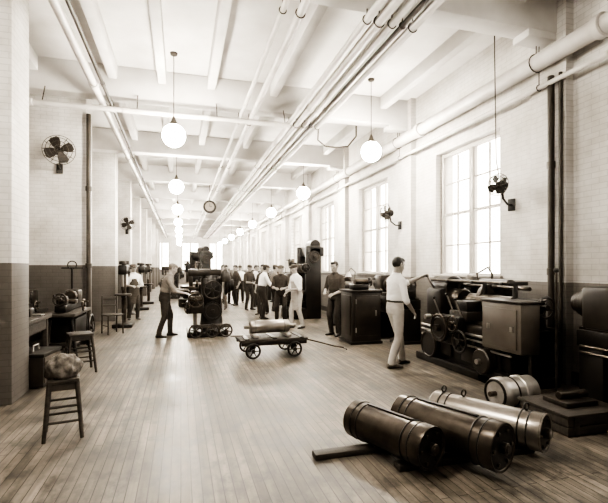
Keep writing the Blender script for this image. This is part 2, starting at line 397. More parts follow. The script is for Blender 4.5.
# ------------------------------------------------------------ machines
def roll_grinder():
    a = M('roll_grinder')
    a.box((0.5, 0.15, 0.06), (0.8, 2.2, 0.12), IRON, 0.02)
    a.box((0.5, 0.15, 0.34), (0.6, 2.0, 0.5), IRON, 0.03)
    a.box((0.5, 0.05, 0.66), (0.72, 2.1, 0.14), IRON2, 0.02)
    for x in (0.28, 0.72): a.box((x, 0.05, 0.755), (0.09, 2.1, 0.05), STEELD, 0.01)
    for y in (-0.55, -0.05, 0.5): a.box((0.185, y, 0.34), (0.03, 0.3, 0.3), IRON2, 0.01)
    a.box((0.5, 0.92, 0.98), (0.55, 0.42, 0.46), IRON, 0.05)
    a.cyl((0.5, 0.7, 1.22), (0.5, 1.12, 1.22), 0.19, IRON2, seg=28)
    a.cyl((0.5, 0.45, 1.05), (0.5, 0.74, 1.05), 0.16, STEELD, seg=28)
    for k, r in enumerate((0.2, 0.16, 0.12)): a.cyl((0.5, 1.14+k*0.07, 1.05), (0.5, 1.2+k*0.07, 1.05), r, IRON2, seg=28)
    a.rev((0.5, -0.75, 1.05), (0,1,0), [(0, 0.04), (0.15, 0.045), (0.16, 0.105), (1.05, 0.105), (1.06, 0.05), (1.25, 0.05)], STEELD, 32)
    a.box((0.5, -0.82, 0.86), (0.3, 0.3, 0.22), IRON, 0.03)
    a.cyl((0.5, -1.02, 1.05), (0.5, -0.66, 1.05), 0.1, IRON, seg=20)
    a.wheel((0.5, -1.1, 1.05), (0,-1,0), 0.13, IRON2, 4)
    a.box((0.42, 0.1, 0.84), (0.62, 0.42, 0.14), IRON2, 0.02)
    a.box((0.3, 0.1, 0.98), (0.26, 0.28, 0.16), IRON, 0.02)
    a.box((0.1, 0.25, 0.62), (0.16, 0.62, 0.42), IRON, 0.03)
    a.gear((-0.02, 0.34, 0.64), (-1,0,0), 0.21, 0.05, IRON2, 40)
    a.torus((-0.05, 0.34, 0.64), (-1,0,0), 0.2, 0.013, STEELD)
    a.cyl((-0.02, 0.34, 0.64), (-0.12, 0.34, 0.64), 0.05, STEELD)
    a.wheel((-0.04, 0.02, 0.74), (-1,0,0), 0.11, STEELD, 4, 0.011)
    a.wheel((-0.02, -0.12, 0.5), (-1,0,0), 0.15, IRON2, 5, 0.016)
    a.cyl((-0.02, 0.6, 0.78), (-0.12, 0.6, 0.78), 0.04, STEEL)
    for y, z in ((0.52, 0.9), (0.18, 0.98), (-0.02, 0.92)):
        a.cyl((0.1, y, z-0.1), (0.02, y+0.05, z+0.16), 0.011, STEEL, seg=8); a.sph((0.02, y+0.05, z+0.17), 0.024, IRON, 10)
    for z, r in ((0.6, 0.02), (0.53, 0.014), (0.44, 0.014)): a.cyl((0.13, -0.95, z), (0.13, 1.1, z), r, STEEL, seg=10)
    a.cyl((0.3, -0.7, 1.34), (0.3, 1.1, 1.34), 0.02, STEELD)
    a.cyl((0.65, -0.7, 1.26), (0.65, 1.0, 1.26), 0.025, STEELD)
    for y in (-0.6, 0.0, 0.6): a.box((0.5, y, 1.12), (0.05, 0.05, 0.4), IRON, 0.01); a.box((0.48, y, 1.33), (0.42, 0.06, 0.05), IRON, 0.01)
    a.box((0.75, 0.1, 0.98), (0.3, 0.5, 0.36), IRON, 0.04)
    a.cyl((0.62, 0.02, 1.1), (0.62, 0.1, 1.1), 0.2, GREY, seg=32)
    a.cyl((0.8, -0.2, 1.24), (0.8, 0.45, 1.24), 0.13, IRON2, seg=24)
    a.tube([(0.86, 0.3, 1.2), (0.88, 0.3, 1.45), (0.8, 0.3, 1.55), (0.6, 0.3, 1.45), (0.6, 0.25, 1.3)], 0.015, STEELD)
    a.box((0.17, -0.87, 0.81), (0.28, 0.68, 0.6), GREY, 0.015)
    a.box((0.17, -0.87, 1.125), (0.32, 0.72, 0.03), IRON2, 0.006)
    a.box((0.022, -0.87, 0.8), (0.02, 0.56, 0.48), GREY, 0.006)
    for y in (-1.08, -0.68): a.box((0.008, y, 0.8), (0.015, 0.05, 0.06), STEEL, 0.004)
    a.box((0.5, -0.85, 0.6), (0.5, 0.3, 0.3), IRON, 0.02)
    for y in (-1.15, -0.62): a.box((0.24, y, 0.25), (0.06, 0.06, 0.52), IRON, 0.01)
    a.cyl((0.02, -0.5, 0.3), (0.16, -0.5, 0.3), 0.17, IRON2, seg=28); a.cyl((-0.04, -0.5, 0.3), (0.2, -0.5, 0.3), 0.035, STEEL)
    a.box((0.3, -0.6, 0.1), (0.4, 0.5, 0.2), IRON, 0.02)
    a.cyl((0.1, 0.85, 0.3), (0.24, 0.85, 0.3), 0.22, IRON, seg=30)
    a.torus((0.1, 0.85, 0.3), (-1,0,0), 0.2, 0.02, IRON2)
    a.cyl((0.45, -1.3, 0), (0.45, -1.3, 1.5), 0.014, STEELD, seg=8); a.sph((0.45, -1.3, 1.51), 0.03, IRON, 12)
    a.cyl((0.45, -1.3, 0), (0.45, -1.3, 0.04), 0.09, IRON)
    a.cyl((0.3, 0.95, 1.15), (0.07, 0.84, 1.41), 0.014, STEEL, seg=8); a.sph((0.06, 0.835, 1.42), 0.028, IRON, 10)
    return a
roll_grinder().build((3.94, 5.55, 0), sc=1.04)
a = M('belt_drum')
a.rev((0, 0, 0), (1,0,0), [(0, 0.05), (0.0, 0.16), (0.03, 0.18), (0.1, 0.18), (0.11, 0.165), (0.3, 0.168), (0.31, 0.18), (0.36, 0.18), (0.37, 0.165), (0.5, 0.165), (0.52, 0.13), (0.52, 0.05)], BRASS, 36)
a.cyl((-0.08, 0, 0), (0.6, 0, 0), 0.03, STEELD)
a.torus((0, 0, 0), (1,0,0), 0.15, 0.016, IRON); a.torus((0.2, 0, 0), (1,0,0), 0.167, 0.01, IRON)
a.build((3.42, 4.08, 0.18), 4)

def lathe(L=2.2, H=1.0, dark=IRON):
    a = M('engine_lathe')
    for y in (-L*0.38, L*0.38):
        a.box((0.35, y, 0.03), (0.62, 0.42, 0.06), dark, 0.01)
        a.box((0.35, y, 0.38), (0.48, 0.32, 0.7), dark, 0.04)
    a.box((0.35, 0, H-0.22), (0.46, L, 0.2), dark, 0.02)
    for x in (0.2, 0.5): a.box((x, 0, H-0.11), (0.07, L, 0.04), STEELD, 0.008)
    a.box((0.35, L*0.34, H+0.14), (0.44, L*0.26, 0.5), IRON2, 0.05)
    a.cyl((0.35, L*0.2, H+0.18), (0.35, L*0.12, H+0.18), 0.17, STEELD, seg=28)
    for k, r in enumerate((0.2, 0.16, 0.12)): a.cyl((0.35, L*0.47+k*0.08, H+0.18), (0.35, L*0.47+k*0.08+0.07, H+0.18), r, IRON2, seg=24)
    a.box((0.35, -L*0.38, H+0.05), (0.26, 0.3, 0.28), dark, 0.03)
    a.cyl((0.35, -L*0.46, H+0.18), (0.35, -L*0.25, H+0.18), 0.07, STEELD)
    a.wheel((0.35, -L*0.48, H+0.18), (0,-1,0), 0.12, IRON2, 4)
    a.rev((0.35, -L*0.24, H+0.18), (0,1,0), [(0, 0.02), (0.04, 0.06), (L*0.36, 0.06)], STEEL, 20)
    a.box((0.33, -0.05, H-0.04), (0.6, 0.34, 0.1), IRON2, 0.02); a.box((0.3, -0.05, H+0.08), (0.22, 0.2, 0.14), dark, 0.02)
    a.box((0.07, -0.05, H-0.25), (0.1, 0.42, 0.36), IRON2, 0.02)
    a.wheel((-0.01, 0.05, H-0.24), (-1,0,0), 0.12, STEELD, 5, 0.012); a.wheel((-0.04, -0.05, H+0.02), (-1,0,0), 0.07, STEELD, 3, 0.009)
    for z in (0.3, 0.37): a.cyl((0.09, -L*0.45, H-z), (0.09, L*0.45, H-z), 0.014, STEELD, seg=8)
    a.tube([(0.6, 0.2, H), (0.62, 0.2, H+0.5), (0.5, 0.2, H+0.6), (0.4, 0.15, H+0.5)], 0.012, STEELD)
    a.rev((0.4, 0.15, H+0.36), (0,0,1), [(0, 0.09), (0.08, 0.06), (0.14, 0.02)], BRASS, 16)
    return a
def boring_mill():
    a = M('vertical_boring_mill')
    a.cyl((0,0,0), (0,0,0.35), 0.6, IRON, seg=36); a.cyl((0,0,0.35), (0,0,0.75), 0.45, IRON2, seg=36)
    a.cyl((0,0,0.75), (0,0,0.86), 0.52, STEELD, seg=36); a.gear((0,0,0.5), (0,0,1), 0.55, 0.1, IRON, 48)
    for s in (-1, 1): a.box((0.3, s*0.52, 1.15), (0.5, 0.16, 2.3), IRON, 0.04)
    a.box((0.4, 0, 2.12), (0.5, 1.2, 0.3), IRON, 0.05); a.box((-0.02, 0, 1.6), (0.2, 1.2, 0.26), IRON2, 0.03)
    a.box((-0.18, 0.1, 1.6), (0.16, 0.32, 0.36), IRON, 0.03); a.box((-0.2, 0.1, 1.45), (0.1, 0.1, 0.9), STEELD, 0.01)
    a.wheel((-0.3, 0.1, 1.75), (-1,0,0), 0.15, IRON2, 5); a.wheel((0, -0.68, 1.6), (0,-1,0), 0.14, IRON2, 5)
    a.gear((0.3, -0.66, 1.95), (0,-1,0), 0.2, 0.06, IRON2, 30); a.cyl((0.45, -0.3, 2.35), (0.45, 0.3, 2.35), 0.17, IRON, seg=28)
    return a
def miller():
    a = M('milling_machine')
    a.box((0.5, 0.2, 0.07), (1.0, 1.0, 0.14), IRON, 0.03)
    a.rev((0.62, 0.3, 0.1), (0,0,1), [(0, 0.36), (0.12, 0.3), (0.5, 0.25), (1.0, 0.26), (1.3, 0.28), (1.42, 0.2)], IRON, 28)
    a.box((0.62, 0.3, 1.1), (0.46, 0.5, 0.7), IRON, 0.06)
    a.box((0.45, 0.3, 1.58), (0.85, 0.24, 0.2), IRON2, 0.05)
    a.box((0.1, 0.3, 1.4), (0.1, 0.2, 0.34), IRON2, 0.02)
    a.cyl((0.12, 0.3, 1.3), (0.9, 0.3, 1.3), 0.035, STEEL); a.cyl((0.22, 0.3, 1.3), (0.28, 0.3, 1.3), 0.1, STEELD, seg=30)
    a.box((0.2, 0.1, 0.72), (0.42, 0.5, 0.3), IRON2, 0.03); a.box((0.2, 0.1, 0.95), (0.32, 1.1, 0.12), STEELD, 0.02)
    a.box((0.2, 0.05, 1.06), (0.2, 0.24, 0.12), IRON, 0.02)
    a.cyl((0.2, 0.1, 0.1), (0.2, 0.1, 0.6), 0.05, STEEL)
    a.wheel((0.2, -0.52, 0.93), (0,-1,0), 0.17, STEELD, 5); a.wheel((0.0, -0.1, 0.72), (-1,-0.4,0), 0.14, STEELD, 4)
    a.wheel((0.62, -0.1, 1.15), (0,-1,0), 0.22, IRON2, 6, 0.02)
    for k, r in enumerate((0.26, 0.21, 0.16)): a.cyl((0.95+k*0.08, 0.3, 1.25), (1.02+k*0.08, 0.3, 1.25), r, IRON, seg=28)
    a.gear((0.62, -0.12, 0.62), (0,-1,0), 0.24, 0.06, IRON, 36)
    for x in (0.2, 0.6, 0.92): a.wheel((x, -0.4, 0.17), (0,-1,0), 0.15, IRON2, 6, 0.022, None, False)
    a.box((0.56, -0.36, 0.28), (0.95, 0.1, 0.08), WOOD, 0.01)
    a.rev((0.95, 0.0, 1.35), (0,0,1), [(0, 0.12), (0.1, 0.14), (0.26, 0.1), (0.32, 0.03)], IRON2, 20)
    a.tube([(0.3, 0.2, 1.66), (0.3, 0.1, 1.85), (0.2, -0.1, 1.85), (0.2, -0.15, 1.7)], 0.015, STEELD)
    return a
miller().build((0.14, 10.45, 0), sc=0.94)
for (x, y, L, H) in ((4.37, 3.2, 1.6, 1.0), (4.3, 8.75, 1.4, 1.05), (4.0, 10.8, 1.6, 1.0), (4.0, 16.3, 2.2, 1.0), (4.0, 19.0, 2.2, 1.1), (4.0, 22.2, 2.4, 1.0), (4.0, 25.6, 2.2, 1.1), (4.0, 29.0, 2.2, 1.0), (4.0, 33.0, 2.2, 1.0)):
    lathe(L, H).build((x, y, 0))
boring_mill().build((3.72, 13.5, 0))
for (x, y) in ((1.2, 24.2), (1.2, 27.0), (1.1, 31.0)): lathe(2.0, 1.05).build((x, y, 0))
boring_mill().build((0.5, 18.5, 0), 20)
for (x, y) in ((-0.4, 23.5), (-0.4, 28.0)): miller().build((x-0.6, y, 0))

a = M('machine_cabinet')
a.box((0.36, 0.36, 0.57), (0.66, 0.66, 1.04), IRON2, 0.015)
a.box((0.36, 0.36, 0.03), (0.72, 0.72, 0.06), IRON, 0.01); a.box((0.36, 0.36, 1.11), (0.72, 0.72, 0.05), IRON, 0.01)
a.box((0.36, 0.02, 0.6), (0.52, 0.02, 0.84), IRON2, 0.01); a.box((0.02, 0.36, 0.6), (0.02, 0.52, 0.84), IRON2, 0.01)
a.box((0.56, 0.0, 0.65), (0.03, 0.03, 0.12), STEEL, 0.005)
for z in (0.3, 0.9): a.cyl((0.11, 0.005, z-0.05), (0.11, 0.005, z+0.05), 0.012, STEEL, seg=8)
a.box((0.3, 0.3, 1.19), (0.36, 0.26, 0.12), IRON, 0.02); a.cyl((0.2, 0.3, 1.3), (0.5, 0.3, 1.3), 0.07, STEELD); a.wheel((0.56, 0.3, 1.3), (1,0,0), 0.09, IRON2, 4)
a.build((3.40, 8.3, 0))

def drill():
    a = M('drill_press')
    a.box((0,0,0.05), (0.5,0.6,0.1), IRON, 0.02); a.cyl((0,0.15,0.1), (0,0.15,1.75), 0.06, STEELD)
    a.cyl((0,-0.05,0.85), (0,-0.05,0.9), 0.22, IRON2, seg=28); a.box((0,0.08,0.84), (0.12,0.2,0.1), IRON, 0.02)
    a.box((0,0,1.55), (0.22,0.5,0.26), IRON, 0.04); a.cyl((0,-0.15,1.1), (0,-0.15,1.5), 0.035, STEEL); a.cyl((0,-0.15,1.0), (0,-0.15,1.1), 0.03, STEELD, 0.04)
    a.wheel((0.16,-0.12,1.5), (1,0,0), 0.14, IRON2, 4); a.cyl((0,0.2,1.7), (0,0.2,1.8), 0.14, IRON2, seg=24); a.cyl((0,-0.15,1.7), (0,-0.15,1.78), 0.09, IRON2, seg=24)
    return a
drill().build((-1.5, 12.6, 0)); drill().build((-1.45, 17.6, 0), 10); drill().build((-1.4, 20.5, 0))
def bench_lathe():
    a = M('bench_lathe')
    for y in (-0.55, 0.55):
        a.tube([(-0.25,y,0.0),(-0.2,y,0.35),(-0.16,y,0.75)], 0.03, IRON); a.tube([(0.25,y,0.0),(0.2,y,0.35),(0.16,y,0.75)], 0.03, IRON)
        a.box((0,y,0.74), (0.4,0.08,0.06), IRON, 0.01); a.box((0,y,0.25), (0.44,0.05,0.05), IRON, 0.01)
    a.box((0,0,0.79), (0.5,1.4,0.06), WOOD, 0.01); a.box((0,0,0.9), (0.18,1.2,0.12), IRON, 0.02)
    a.box((0,0.05,0.5), (0.4,0.9,0.4), IRON, 0.02); a.box((0,0.05,0.28), (0.46,1.1,0.03), WOOD, 0.005)
    a.box((0,0.4,1.06), (0.24,0.34,0.26), IRON2, 0.04); a.cyl((0,0.1,1.08), (0,0.24,1.08), 0.1, STEELD, seg=24)
    a.box((0,-0.45,1.02), (0.16,0.2,0.18), IRON2, 0.03); a.wheel((0,-0.62,1.06), (0,-1,0), 0.1, IRON2, 4); a.cyl((0,-0.55,1.06), (0,-0.2,1.06), 0.03, STEEL)
    a.wheel((0.26,-0.05,0.92), (1,0,0), 0.1, STEELD, 4); a.box((0,-0.05,0.99), (0.3,0.2,0.08), STEELD, 0.02)
    a.wheel((0.3, 0.45, 0.45), (1,0,0), 0.24, IRON2, 5, 0.02, None, False)
    return a
bench_lathe().build((-1.98, 8.8, 0))
bench_lathe().build((-2.75, 8.8, 0))
a = M('workbench')
for x in (-0.26, 0.26):
    for y in (-0.55, 0.55): a.box((x, y, 0.4), (0.08, 0.08, 0.8), WOOD, 0.008)
a.box((0, 0, 0.83), (0.68, 1.3, 0.07), WOOD, 0.01); a.box((0, 0, 0.22), (0.56, 1.14, 0.03), WOOD, 0.005)
a.box((0, 0, 0.70), (0.58, 1.16, 0.16), WOOD, 0.008)
a.box((0.22, -0.42, 0.93), (0.12, 0.16, 0.12), IRON, 0.02); a.box((0.34, -0.42, 0.98), (0.06, 0.18, 0.12), IRON, 0.015); a.box((0.27, -0.42, 0.99), (0.05, 0.18, 0.1), IRON, 0.015)
a.cyl((0.3, -0.42, 0.94), (0.5, -0.42, 0.94), 0.018, STEEL); a.cyl((0.49, -0.5, 0.94), (0.49, -0.34, 0.94), 0.008, STEEL)
a.box((-0.1, 0.3, 0.96), (0.26, 0.42, 0.2), IRON2, 0.01); a.tube([(-0.1, 0.18, 1.06), (-0.1, 0.2, 1.13), (-0.1, 0.4, 1.13), (-0.1, 0.42, 1.06)], 0.01, STEEL)
a.cyl((0.15, 0.02, 0.87), (0.15, 0.02, 1.0), 0.07, STEELD); a.box((-0.1, -0.15, 0.9), (0.3, 0.06, 0.06), IRON, 0.01)
a.cyl((0.1, 0.4, 0.3), (0.1, -0.2, 0.3), 0.07, IRON2); a.box((-0.05, -0.35, 0.33), (0.3, 0.24, 0.2), IRON, 0.02)
a.build((-2.36, 7.25, 0))
a = M('tool_chest')
a.box((0,0,0.22), (0.42,0.6,0.4), IRON2, 0.015); a.box((0,0,0.44), (0.45,0.63,0.05), IRON, 0.012)
for z in (0.12, 0.24, 0.36): a.box((0.215,0,z), (0.015,0.54,0.1), GREY, 0.004); a.box((0.23,0,z), (0.02,0.12,0.02), STEEL, 0.004)
a.tube([(0,-0.1,0.46),(0,-0.08,0.54),(0,0.08,0.54),(0,0.1,0.46)], 0.01, STEEL)
a.build((-1.92, 6.72, 0), -6)
a = M('valve_wheel_stand')
a.cyl((0,0,0), (0,0,0.05), 0.14, IRON); a.cyl((0,0,0.05), (0,0,1.6), 0.02, IRON); a.torus((0,0,1.66), (0.3,-1,0), 0.08, 0.012, IRON); a.box((0,0,1.6), (0.4,0.03,0.03), IRON, 0.008)
a.build((-2.12, 9.7, 0))

def stool(loc, h, rz, w=0.34):
    a = M('work_stool')
    a.box((0,0,h-0.02), (w,w,0.04), WOOD, 0.012)
    b = w*0.42; t = w*0.58
    for sx in (-1,1):
        for sy in (-1,1):
            a.cyl((sx*t, sy*t, 0), (sx*b, sy*b, h-0.03), 0.018, WOOD, 0.022, 10)
    for z in (h*0.3, h*0.55):
        q = b + (t-b)*(1-z/h)
        for s in (-1,1):
            a.cyl((-q, s*q, z), (q, s*q, z), 0.012, WOOD, seg=8); a.cyl((s*q, -q, z+0.04), (s*q, q, z+0.04), 0.012, WOOD, seg=8)
    for s in (-1,1): a.box((0, s*b, h-0.07), (w*0.84, 0.02, 0.07), WOOD, 0.005); a.box((s*b, 0, h-0.07), (0.02, w*0.84, 0.07), WOOD, 0.005)
    a.build(loc, rz)
stool((-1.50, 7.35, 0), 0.6, 20)
stool((-1.08, 4.6, 0), 0.56, 12, 0.27)
def rag(loc, R=0.14):
    a = M('rag_pile'); n = 48; rings = []
    for i in range(1, 24):
        w = math.pi*i/24; ring = []
        for j in range(n):
            f = 2*math.pi*j/n
            p = Vector((math.sin(w)*math.cos(f), math.sin(w)*math.sin(f), -math.cos(w)))
            k = 1 + 0.22*noise.noise(p*2.0) + 0.10*noise.noise(p*5.0)
            z = p.z*k
            ring.append((p.x*R*k*1.1, p.y*R*k*1.1, max(-0.55, z)*R*1.0 + R*0.55*1.0))
        rings.append(ring)
    a.loft(rings, RAG); a.build(loc, angle=80)
rag((-1.08, 4.6, 0.562))
a = M('wooden_chair')
for sx in (-1,1):
    a.cyl((sx*0.18,-0.18,0),(sx*0.17,-0.17,0.45),0.018,WOOD); a.cyl((sx*0.18,0.2,0),(sx*0.17,0.19,0.92),0.018,WOOD)
    a.cyl((sx*0.18,-0.18,0.2),(sx*0.18,0.2,0.2),0.012,WOOD)
a.box((0,0,0.46),(0.42,0.42,0.03),WOOD,0.01); a.box((0,0.19,0.85),(0.34,0.02,0.08),WOOD,0.01); a.box((0,0.19,0.68),(0.34,0.02,0.05),WOOD,0.01)
a.build((-1.6, 11.4, 0), 30)

a = M('shop_truck')
a.box((0.62, 0.3, 0.31), (1.24, 0.62, 0.05), WOOD, 0.01)
for y in (0.03, 0.57): a.box((0.62, y, 0.26), (1.2, 0.06, 0.07), IRON, 0.01)
for x in (0.12, 0.62, 1.12): a.box((x, 0.3, 0.345), (0.08, 0.62, 0.02), IRON, 0.004)
for x in (0.22, 0.98):
    a.cyl((x, -0.06, 0.14), (x, 0.66, 0.14), 0.018, STEELD)
    for y in (-0.03, 0.63):
        a.torus((x, y, 0.14), (0,1,0), 0.12, 0.02, IRON, 28, 8); a.cyl((x, y-0.035, 0.14), (x, y+0.035, 0.14), 0.035, IRON)
        for k in range(6):
            w = k*math.pi/3; a.cyl((x, y, 0.14), (x+0.11*math.cos(w), y, 0.14+0.11*math.sin(w)), 0.01, IRON, seg=6)
    for y in (0.06, 0.54): a.box((x, y, 0.2), (0.1, 0.05, 0.14), IRON, 0.01)
for k in range(2): a.box((0.3+0.6*k, 0.3, 0.38), (0.09, 0.5, 0.05), WOODL, 0.01)
a.tube([(1.24, 0.3, 0.27), (1.5, 0.28, 0.2), (1.85, 0.24, 0.1), (2.05, 0.22, 0.06)], 0.014, STEELD); a.cyl((2.05, 0.1, 0.05), (2.05, 0.34, 0.05), 0.016, STEELD)
a.cyl((-0.12, 0.3, 0.375), (0.1, 0.3, 0.375), 0.02, BRASS)
a.build((1.0, 7.5, 0), 2)
a = M('metal_roller')
a.rev((0,0,0), (1,0,0), [(0,0.03),(0.1,0.032),(0.11,0.1),(0.13,0.115),(0.82,0.115),(0.84,0.1),(0.85,0.032),(0.97,0.03)], COPPER, 36)
a.torus((0.2,0,0),(1,0,0),0.113,0.005,IRON); a.torus((0.74,0,0),(1,0,0),0.113,0.005,IRON)
a.build((1.10, 7.78, 0.525), 2)

def roller(loc, rz, L, R, body, eye=False):
    a = M('printing_cylinder')
    a.rev((0,0,0), (0,1,0), [(-0.06,0.03),(0.0,0.035),(0.001,R*0.55),(0.02,R*0.6),(0.025,R*0.88),(-0.01,R*0.9),(-0.015,R*0.98),(0.0,R),(0.09,R),(0.095,R*0.965),(L-0.095,R*0.965),(L-0.09,R),(L-0.02,R),(L,R*0.9),(L,0.035),(L+0.06,0.03)], body, 48)
    for y in (0.1, 0.17, L-0.1, L-0.17): a.torus((0,y,0),(0,1,0),R*0.97,0.007,IRON,48,6)
    a.torus((0,0.0,0),(0,1,0),R*0.93,0.012,STEELD,48,6)
    a.cyl((0,-0.004,0),(0,0.03,0),R*0.9,IRON,seg=40)
    for k in range(6):
        w = k*math.pi/3; a.cyl((R*0.7*math.cos(w),-0.02,R*0.7*math.sin(w)),(R*0.7*math.cos(w),0.03,R*0.7*math.sin(w)),R*0.08,STEELD,seg=8)
    a.cyl((0,-0.05,0),(0,0,0),0.045,STEELD)
    if eye:
        for y in (0.14, L-0.3, L-0.1): a.torus((0,y,R+0.03),(0.3,1,0),0.028,0.008,IRON,16,6); a.cyl((0,y,R-0.02),(0,y,R+0.01),0.012,IRON)
    else:
        a.box((0, L*0.5, R*0.955), (0.035, L*0.6, 0.03), IRON, 0.005)
    a.build(loc, rz)
roller((1.84, 2.90, 0.052+0.168), 20, 0.84, 0.168, ROLLD)
roller((2.34, 2.72, 0.052+0.188), 22, 0.96, 0.188, ROLLD)
roller((2.94, 2.92, 0.052+0.162), 29, 1.0, 0.162, COPPER, True)
a = M('floor_timber'); a.box((1.95, 3.45, 0.025), (1.75, 0.11, 0.05), WOOD, 0.008); a.build()
a = M('floor_timber'); a.box((2.3, 3.08, 0.025), (1.3, 0.11, 0.05), WOOD, 0.008); a.build()
a = M('parts_crate')
for z in (0.05, 0.14):
    for s in (-1, 1): a.box((0.35, 0.3+s*0.29, z), (0.7, 0.02, 0.08), WOOD, 0.004); a.box((0.35+s*0.34, 0.3, z), (0.02, 0.56, 0.08), WOOD, 0.004)
a.box((0.35, 0.3, 0.02), (0.66, 0.56, 0.03), WOOD, 0.004); a.box((0.35, 0.3, 0.2), (0.74, 0.64, 0.025), WOOD, 0.004)
for s in (-1,1): a.box((0.35+s*0.25, 0.0, 0.1), (0.06, 0.02, 0.18), WOOD, 0.004)
a.box((0.35, 0.3, 0.24), (0.4, 0.3, 0.05), IRON2, 0.01); a.cyl((0.2, 0.3, 0.3), (0.55, 0.3, 0.3), 0.04, STEELD)
a.build((3.50, 3.2, 0))
a = M('wall_shelf'); a.box((5.1, 6.98, 1.28), (0.18, 0.9, 0.04), WOOD, 0.005)
for y in (6.68, 7.28): a.box((5.12, y, 1.2), (0.14, 0.04, 0.12), IRON, 0.005)
a.cyl((5.08, 6.73, 1.30), (5.08, 6.73, 1.48), 0.05, BRASS); a.box((5.1, 7.13, 1.35), (0.14, 0.24, 0.1), IRON2, 0.01)
a.build()

# ------------------------------------------------------------ people
def ik(A, B, l1, l2, pole):
    A = Vector(A); B = Vector(B); d = B-A; D = d.length
    mx = (l1+l2)*0.995
    if D > mx: B = A + d*(mx/D); d = B-A; D = mx
    x = (l1*l1 - l2*l2 + D*D)/(2*D); h = math.sqrt(max(0, l1*l1-x*x))
    u = d.normalized(); p = Vector(pole); p = (p - u*p.dot(u)).normalized()
    return A + u*x + p*h, B

class Body:
    def __init__(self): self.v=[]; self.f=[]; self.tag=[]
    def loft(self, rings, tag):
        o=len(self.v); n=len(rings[0]); R=len(rings)
        for r in rings: self.v += [Vector(p) for p in r]
        for i in range(R-1):
            for j in range(n):
                k=(j+1)%n; self.f.append((o+i*n+j,o+i*n+k,o+(i+1)*n+k,o+(i+1)*n+j)); self.tag.append(tag)
        self.f.append(tuple(o+x for x in range(n-1,-1,-1))); self.tag.append(tag)
        self.f.append(tuple(o+(R-1)*n+x for x in range(n))); self.tag.append(tag)
    def cap(self, p1, p2, r1, r2, tag, n=14, flat=None):
        p1=Vector(p1); p2=Vector(p2); d=p2-p1
        if d.length<1e-6: d=Vector((0,0,1e-4))
        u=d.normalized(); s,t=perp(u)
        if flat:
            t=(flat[0]-u*flat[0].dot(u)).normalized(); s=t.cross(u); fr=flat[1]
        else: fr=1.0
        rings=[]
        for k in (80,55,28,0):
            w=rad(k); c=p1-u*r1*math.sin(w)*fr; r=r1*math.cos(w)
            rings.append([c+(s*math.cos(2*math.pi*j/n)+t*fr*math.sin(2*math.pi*j/n))*r for j in range(n)])
        for q in (0.33,0.66):
            c=p1.lerp(p2,q); r=r1+(r2-r1)*q
            rings.append([c+(s*math.cos(2*math.pi*j/n)+t*fr*math.sin(2*math.pi*j/n))*r for j in range(n)])
        for k in (0,28,55,80):
            w=rad(k); c=p2+u*r2*math.sin(w)*fr; r=r2*math.cos(w)
            rings.append([c+(s*math.cos(2*math.pi*j/n)+t*fr*math.sin(2*math.pi*j/n))*r for j in range(n)])
        self.loft(rings, tag)
    def ell(self, c, ax, rr, tag, n=18):
        c=Vector(c); rings=[]
        for i in range(1,n//2+3):
            w=math.pi*i/(n//2+3)
            rings.append([c+ax[0]*rr[0]*math.sin(w)*math.cos(2*math.pi*j/n)+ax[1]*rr[1]*math.sin(w)*math.sin(2*math.pi*j/n)-ax[2]*rr[2]*math.cos(w) for j in range(n)])
        self.loft(rings, tag)

